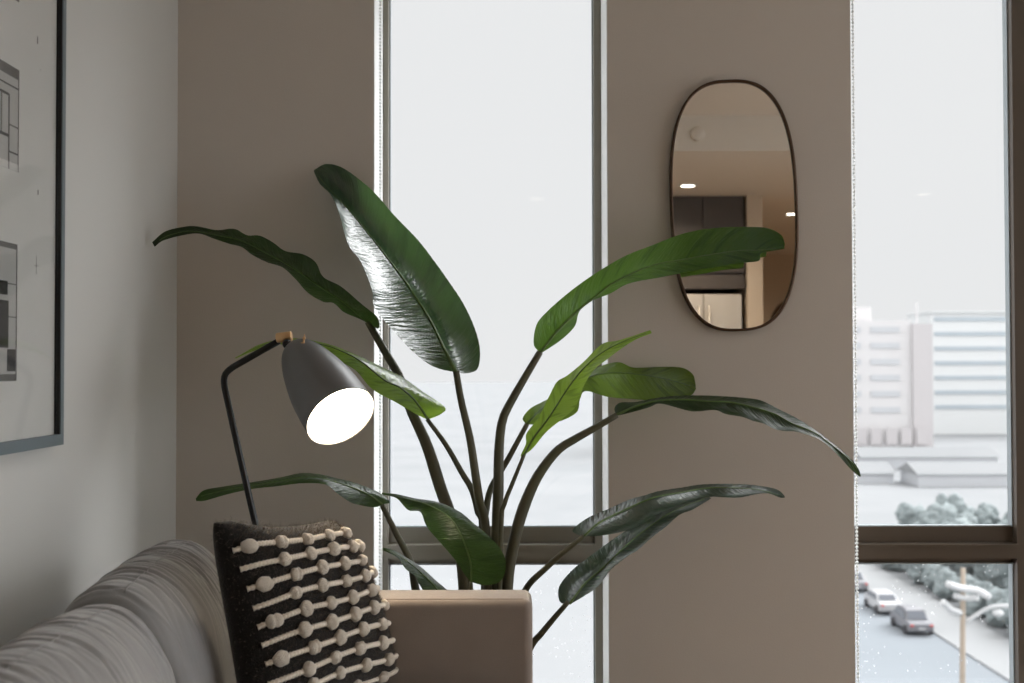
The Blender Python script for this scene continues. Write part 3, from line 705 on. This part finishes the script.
# L10 long drooping leaf, right
C10 = (600, 380, 3.654)
leaf(C10, [(60, 128), (130, 97), (215, 76), (300, 72), (400, 78), (480, 82), (560, 100), (640, 125), (700, 158), (780, 190), (840, 232), (890, 272), (930, 313), (953, 352)],
     [(58, 128), (53, 102), (75, 82), (130, 80), (200, 66), (270, 58), (350, 56), (430, 58), (530, 65), (590, 75), (650, 105), (720, 140), (780, 178), (830, 215), (880, 255), (920, 290), (945, 325), (953, 350)],
     [(64, 130), (100, 122), (180, 100), (215, 85), (270, 98), (340, 115), (420, 110), (460, 125), (520, 135), (560, 150), (600, 160), (650, 183), (720, 190), (790, 212), (830, 237), (880, 287), (920, 330), (949, 354)],
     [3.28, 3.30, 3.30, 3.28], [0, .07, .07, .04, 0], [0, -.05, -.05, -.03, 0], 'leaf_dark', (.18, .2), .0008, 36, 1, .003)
stalk([(617, 415), (596.5, 427), (575, 439), (558, 450), (541, 471), (529, 494), (519, 522), (511, 557), (507, 590)], [3.28, 3.27, 3.25], .0075, .0145, (.05, .0))
# L11 / L12 silvery leaves, lower right
C11 = (540, 460, 3.796)
leaf(C11, [(168, 288), (225, 238), (300, 200), (390, 158), (450, 138), (540, 122), (640, 106), (740, 106), (830, 113), (928, 140)],
     [(163, 288), (132, 278), (126, 262), (180, 220), (260, 185), (340, 150), (400, 133), (450, 118), (540, 104), (620, 92), (740, 91), (830, 97), (900, 112), (930, 137)],
     [(170, 290), (240, 286), (320, 270), (380, 247), (440, 208), (500, 182), (560, 165), (640, 140), (700, 142), (760, 142), (830, 128), (870, 127), (910, 143), (930, 143)],
     [3.08, 3.18, 3.30, 3.38], [0, .07, .07, .04, 0], [0, -.06, -.06, -.03, 0], 'leaf_grey', (.25, .45), .0015, 34, 1, .003, 'leaf with silvery sheen')
stalk([(584, 536), (563, 552.6), (544, 570), (532, 581), (524, 593), (510, 625)], [3.08, 3.14, 3.2], .0055, .008, (.06, -.05))
leaf(C11, [(112, 547), (170, 470), (230, 418), (300, 350), (360, 296), (420, 250), (490, 203), (560, 170), (645, 142)],
     [(104, 552), (74, 535), (73, 480), (120, 420), (170, 380), (250, 320), (300, 285), (350, 253), (430, 205), (500, 172), (560, 155), (640, 137)],
     [(120, 545), (170, 515), (222, 478), (270, 412), (330, 366), (370, 342), (430, 290), (480, 252), (530, 208), (580, 188), (650, 146)],
     [3.10, 3.22, 3.36, 3.46], [0, .03, .03, .02, 0], [0, -.06, -.06, -.03, 0], 'leaf_grey', (.45, .3), .0015, 30, 1, .003, 'leaf with silvery sheen')
stalk([(568, 602), (551.6, 621), (541, 634), (532, 645), (515, 680)], [3.10, 3.14, 3.2], .0058, .008, (.07, -.02))
# dry sheath tab below leaf 7
# thick sheaths at the heart of the plant
for (xa, ya, xb, yb, r) in ((464, 566, 474, 640, .020), (489, 540, 489, 640, .017), (507, 585, 500, 650, .017)):
    a_ = P(xa, ya, BY-.03); bm = bmesh.new(); b_ = Vector((BX+(xb-485)/900, BY-.02, .25))
    tube(bm, [a_, a_.lerp(b_, .3), a_.lerp(b_, .7), b_], [.004, r*.8, r, r*1.1], 14); link('leaf_sheath', bm, M['stalk'], plant, True)

# ------------------------------------------------------------------ outside
GZ = -18.8
st('ground_snow', B((-300, 500, 12, 1400, GZ-1, GZ)), M['snow'])
st('street', B((19.5, 31.3, 20, 170, GZ, GZ+.03)), M['asphalt'])
st('sidewalk', B((31.3, 35.8, 20, 170, GZ, GZ+.16)), M['sidewalk'])
# buildings
def facade(root, x0, x1, y, z0, rows, dz, wz, cols, m, gap=.25, name='window_band'):
    for k in range(rows):
        z = z0+k*dz; 
        for c in range(cols):
            a_ = x0+(x1-x0)*(c+gap/2)/cols; b_ = x0+(x1-x0)*(c+1-gap/2)/cols
            link(name, B((a_, b_, y-.25, y+.05, z, z+wz)), m, root)
b1 = empty('office_building', (70, 260, GZ), 'pale rose-grey mid-rise block left of the striped one outside the right window', 'building')
link('facade_wall', B((40, 89.6, 258, 285, GZ, 11.2)), M['bpink'], b1)
link('corner_tower', B((89.6, 94.0, 257, 285, GZ, 10.4)), M['bpink2'], b1)
link('penthouse', B((62, 82, 262, 280, 11.2, 14.5)), M['bpink'], b1); link('mast', B((92.2, 92.5, 262, 262.3, 10.4, 15.5)), M['bpink'], b1)
facade(b1, 62, 88, 258, -9.5, 6, 3.6, 1.3, 3, M['bglass2'])
facade(b1, 76, 93, 256.7, -16.5, 1, 4, 3.6, 5, M['bpink2'], .3, 'shop_window')
b2 = empty('striped_building', (130, 335, GZ), 'long white office building with dark horizontal window bands outside the right window', 'building')
link('facade_wall', B((121, 215, 332, 352, GZ, 16.2)), M['bwhite'], b2)
for k in range(7):
    z = 14.4-k*4.22; link('window_band', B((122, 214, 331.7, 332.1, z-.55, z+.55)), M['bglass'], b2)
link('roof_edge', B((120.6, 215, 331.3, 352, 16.2, 16.7)), M['bwhite'], b2)
# low snow-roofed sheds in the middle distance
sheds = [((930, 470), 26, 7, 'low white shed roof beyond the trees, farthest of its row'), ((980, 487), 20, 6, 'low pale shed near the striped building, nearest of its row'), ((852, 484), 14, 5, 'low pale shed left of the dark trees')]
for (c, w, h, lb) in sheds:
    g = G(*c, GZ); e = empty('storage_shed', g, lb, 'shed', 'snowy sheds beyond the street')
    link('shed_wall', B((g.x-w/2, g.x+w/2, g.y, g.y+9, GZ, GZ+h*.35)), M['bglass2'], e)
    bm = bmesh.new()
    x0_, x1_, ya_, yb_, z_ = g.x-w/2-.4, g.x+w/2+.4, g.y-.5, g.y+9.5, GZ+h*.35
    vs = [bm.verts.new(v) for v in ((x0_, ya_, z_), (x1_, ya_, z_), (x1_, (ya_+yb_)/2, z_+1.6), (x0_, (ya_+yb_)/2, z_+1.6), (x0_, yb_, z_), (x1_, yb_, z_))]
    for q in ((0, 1, 2, 3), (3, 2, 5, 4), (0, 3, 4), (1, 5, 2), (0, 4, 5, 1)): bm.faces.new([vs[i] for i in q])
    link('shed_roof', bm, M['snow'], e)
# trees
def tree_bm(h, w, seed):
    rnd = random.Random(seed); bm = bmesh.new()
    for k in range(7):
        a_ = rnd.uniform(0, 6.28); d = rnd.uniform(0, w*.33); r = rnd.uniform(.28, .42)*w
        m_ = Matrix.Translation((math.cos(a_)*d, math.sin(a_)*d, h*rnd.uniform(.35, .8)))
        q = bmesh.ops.create_icosphere(bm, subdivisions=4, radius=r, matrix=m_)
        for v in q['verts']:
            c = m_.translation; dd = v.co-c
            v.co = c+dd*(1+.45*noise.noise(v.co*.9+Vector((seed, 0, 0)))+.35*noise.noise(v.co*2.6)+.2*noise.noise(v.co*6))
    return bm
protos = []
tree_spots = [(928, 524, 3.7), (960, 526, 4.6), (984, 527, 4.0), (1003, 528, 4.4), (893, 572, 4), (912, 584, 4.5), (932, 590, 5), (950, 592, 5.5), (975, 600, 5.5), (1000, 610, 5.5), (1020, 625, 5.5), (925, 566, 5), (960, 566, 6), (990, 572, 6), (1018, 575, 6), (985, 590, 5), (1008, 590, 6), (1035, 600, 6), (1032, 640, 5)]
tl = ['behind the low shed', 'tallest above the transom', 'above the transom by the window post', 'beside the window post above the transom']
TG = [G(x, y+14, GZ) for x, y, h in tree_spots]
for _ in range(200):
    for i in range(len(TG)):
        for j in range(i):
            d = TG[i]-TG[j]; need = .58*(tree_spots[i][2]+tree_spots[j][2])
            if d.length < need: d = d.normalized()*(need-d.length)*.5; TG[i] += d; TG[j] -= d
        TG[i].x = max(TG[i].x, 41.8)
for i, (x, y, h) in enumerate(tree_spots):
    g = TG[i]
    lb = 'dark grey-green evergreen tree past the sidewalk, among the clump right of the street' if i >= 4 else 'grey-green evergreen tree outside the right window, '+tl[i]
    e = empty('evergreen_tree', g, lb, 'tree', 'trees beyond the sidewalk' if i >= 4 else 'trees seen above the transom')
    cw = link('crown', tree_bm(h, h*.85, i*3+1), M['tree'], e, True); cw.location = g; cw.matrix_parent_inverse = Matrix.Translation(-g)
    bm = bmesh.new(); tube(bm, [(g.x, g.y, GZ), (g.x, g.y, GZ+h*.5)], [.18, .08], 8); link('trunk', bm, M['bark'], e, True)
for k in range(16):
    g = Vector((37.1+(k % 2)*.5, 72+k*3.35, GZ)); hh = 2.2+.6*((k*7) % 3)/2
    e = empty('roadside_shrub', g, 'grey-green bushy shrub in the row bordering the sidewalk outside the lower right pane', 'shrub', 'shrubs along the sidewalk')
    cw = link('foliage', tree_bm(hh, 2.4, k*5+2), M['tree'], e, True); cw.location = g; cw.matrix_parent_inverse = Matrix.Translation(-g)
# parked cars
def car(x, y, mt, label, suv=1.0, face=1):
    e = empty('parked_car', (x, y, GZ+.03), label, 'car', 'cars parked along the snowy street')
    z = GZ+.03; L_, W_ = 4.4, .9
    pr = [(-2.2, .45), (-2.2, .85), (-2.05, .95), (-1.35, 1.0), (-.75, 1.45*suv), (-.1, 1.52*suv), (1.1, 1.5*suv), (1.85, 1.02), (2.15, .95), (2.2, .5), (2.1, .3), (-2.1, .3)]
    bm = bmesh.new(); rr = []
    for sx, sc_ in ((-W_, .97), (-W_*.9, 1), (W_*.9, 1), (W_, .97)):
        ring = []
        for (l, h) in pr:
            inw = max(0, h-.95)*.35*(1 if sx > 0 else -1)
            ring.append(bm.verts.new((x+sx-inw, y+l*face*sc_, z+h*(.98 if abs(sx) > .85*1 and h > 1 else 1))))
        rr.append(ring)
    n = len(pr)
    for a_, b_ in zip(rr, rr[1:]):
        for k in range(n): bm.faces.new((a_[k], a_[(k+1) % n], b_[(k+1) % n], b_[k]))
    bm.faces.new(rr[0][::-1]); bm.faces.new(rr[-1]); bmesh.ops.recalc_face_normals(bm, faces=bm.faces[:])
    body = link('body', bm, mt, e)
    f = face
    bm = bmesh.new()
    for (la, ha, lb_, hb) in ((-1.28, 1.04, -.80, 1.40*suv), (1.74, 1.08, 1.17, 1.42*suv)):
        off = -.06 if la < 0 else .06
        w0, w1 = .72, .62
        vs = [bm.verts.new(v) for v in ((x-w0, y+(la+off)*f, z+ha+.03), (x+w0, y+(la+off)*f, z+ha+.03), (x+w1, y+(lb_+off)*f, z+hb+.03), (x-w1, y+(lb_+off)*f, z+hb+.03))]; bm.faces.new(vs)
    for s in (-1, 1):
        vs = [bm.verts.new(v) for v in ((x+s*.885, y-1.15*f, z+1.02), (x+s*.885, y+1.6*f, z+1.02), (x+s*.75, y+1.05*f, z+1.42*suv), (x+s*.75, y-.72*f, z+1.40*suv))]; bm.faces.new(vs)
    link('car_window', bm, M['car_glass'], e)
    for sx in (-1, 1):
        for ly in (-1.35, 1.35):
            bm = bmesh.new(); lathe(bm, [(0, 0), (0, .22), (0, .33), (.22, .33), (.22, .2), (.22, 0)], (x+sx*.93-.11, y+ly, z+.33), (1, 0, 0), 18); link('wheel', bm, M['tyre'], e)
        link('tail_lamp', B((x+sx*.72-.12, x+sx*.72+.12, y-2.26, y-2.18, z+.72, z+.86)), M['lamp_red'] if face > 0 else M['white_metal'], e)
    link('number_plate', B((x-.25, x+.25, y-2.25, y-2.17, z+.5, z+.62)), M['white_metal'], e)
car(30.1, 87.2, M['car_dark'], 'dark hatchback parked at the curb, nearest of the three cars', 1.12)
car(30.2, 94.2, M['car_white'], 'white car parked between the dark and the grey car', 1.0)
car(30.3, 103.4, M['car_grey'], 'grey car parked farthest along the curb beside the window jamb', 1.05)
# timber pole with white lamp arms
pb = P(963, 568, 50); pole = empty('utility_pole', (pb.x, 50, GZ), 'tan timber street pole with white curved lamp arms outside the lower right pane', 'street pole')
bm = bmesh.new(); tube(bm, [(pb.x-.16, 50, GZ), (pb.x, 50, pb.z)], [.15, .10], 16); link('pole', bm, M['pole'], pole, True)
def arm_(pts, r, y=50):
    bm = bmesh.new(); tube(bm, cr_spline([P(a_, b_, yy) for a_, b_, yy in pts], 24), r, 10); return link('lamp_arm', bm, M['white_metal'], pole, True)
arm_([(966, 622, 50), (978, 614, 49.8), (992, 607, 49.5), (1012, 606, 49.2), (1030, 608, 49)], .09)
arm_([(948, 584, 49.2), (960, 588, 49.7), (978, 591, 49.7), (989, 597, 49.2)], .15)
arm_([(955, 596, 49.8), (966, 598, 50), (978, 598, 49.7)], .13)
arm_([(943, 602, 49.2), (950, 609, 49.6), (960, 613, 50)], .14)
bm = bmesh.new(); c_ = P(998, 613, 49.4); bmesh.ops.create_uvsphere(bm, u_segments=20, v_segments=12, radius=.24, matrix=Matrix.Translation(c_) @ Matrix.Diagonal((1, 1, .6, 1))); link('lamp_head', bm, M['white_metal'], pole, True)

# ------------------------------------------------------------------ light
w = bpy.data.worlds.new('World'); sc.world = w; w.use_nodes = True
nt = w.node_tree; nt.nodes.clear(); bg = N(nt, 'ShaderNodeBackground'); out = N(nt, 'ShaderNodeOutputWorld'); nt.links.new(bg.outputs[0], out.inputs[0])
bg.inputs[0].default_value = (.985, .99, 1.0, 1)
# sky dimmed ahead, unseen bright lobes added to light the room and leaf gloss
tc = N(nt, 'ShaderNodeTexCoord')
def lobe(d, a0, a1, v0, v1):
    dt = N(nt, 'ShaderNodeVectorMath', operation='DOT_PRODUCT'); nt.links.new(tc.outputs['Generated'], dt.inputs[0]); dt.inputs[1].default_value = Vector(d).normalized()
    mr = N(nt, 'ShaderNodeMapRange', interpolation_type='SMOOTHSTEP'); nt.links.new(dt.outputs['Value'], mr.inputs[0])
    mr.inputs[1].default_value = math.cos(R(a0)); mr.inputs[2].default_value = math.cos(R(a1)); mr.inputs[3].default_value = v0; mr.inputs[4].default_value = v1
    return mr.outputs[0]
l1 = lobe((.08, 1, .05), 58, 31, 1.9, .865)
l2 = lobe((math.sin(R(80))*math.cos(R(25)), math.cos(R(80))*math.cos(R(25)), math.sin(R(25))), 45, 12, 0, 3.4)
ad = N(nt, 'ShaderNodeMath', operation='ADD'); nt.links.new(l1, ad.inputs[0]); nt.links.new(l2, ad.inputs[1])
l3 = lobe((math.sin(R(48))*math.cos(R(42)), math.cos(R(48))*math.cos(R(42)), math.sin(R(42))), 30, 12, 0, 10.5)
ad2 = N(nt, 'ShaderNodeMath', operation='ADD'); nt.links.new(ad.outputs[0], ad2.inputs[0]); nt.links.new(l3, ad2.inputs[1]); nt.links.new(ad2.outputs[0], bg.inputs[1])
sd = bpy.data.lights.new('overcast_fill_sun', 'SUN'); sd.energy = .35; sd.angle = R(25); so = bpy.data.objects.new('overcast_fill_sun', sd); COL.objects.link(so)
so.rotation_euler = (R(48), 0, R(-12))   # fill light added under overcast, high behind the building, to brighten what lies outside
sc.cycles.max_bounces = 10; sc.cycles.diffuse_bounces = 6; sc.cycles.glossy_bounces = 5; sc.cycles.transparent_max_bounces = 12
sc.cycles.sample_clamp_indirect = 6; sc.cycles.caustics_reflective = False
sc.cycles.use_denoising = True
vs = sc.view_settings; sc.display_settings.display_device = 'sRGB'
vs.view_transform = 'Standard'; vs.look = 'None'; vs.gamma = 1; vs.exposure = 0; vs.use_curve_mapping = False
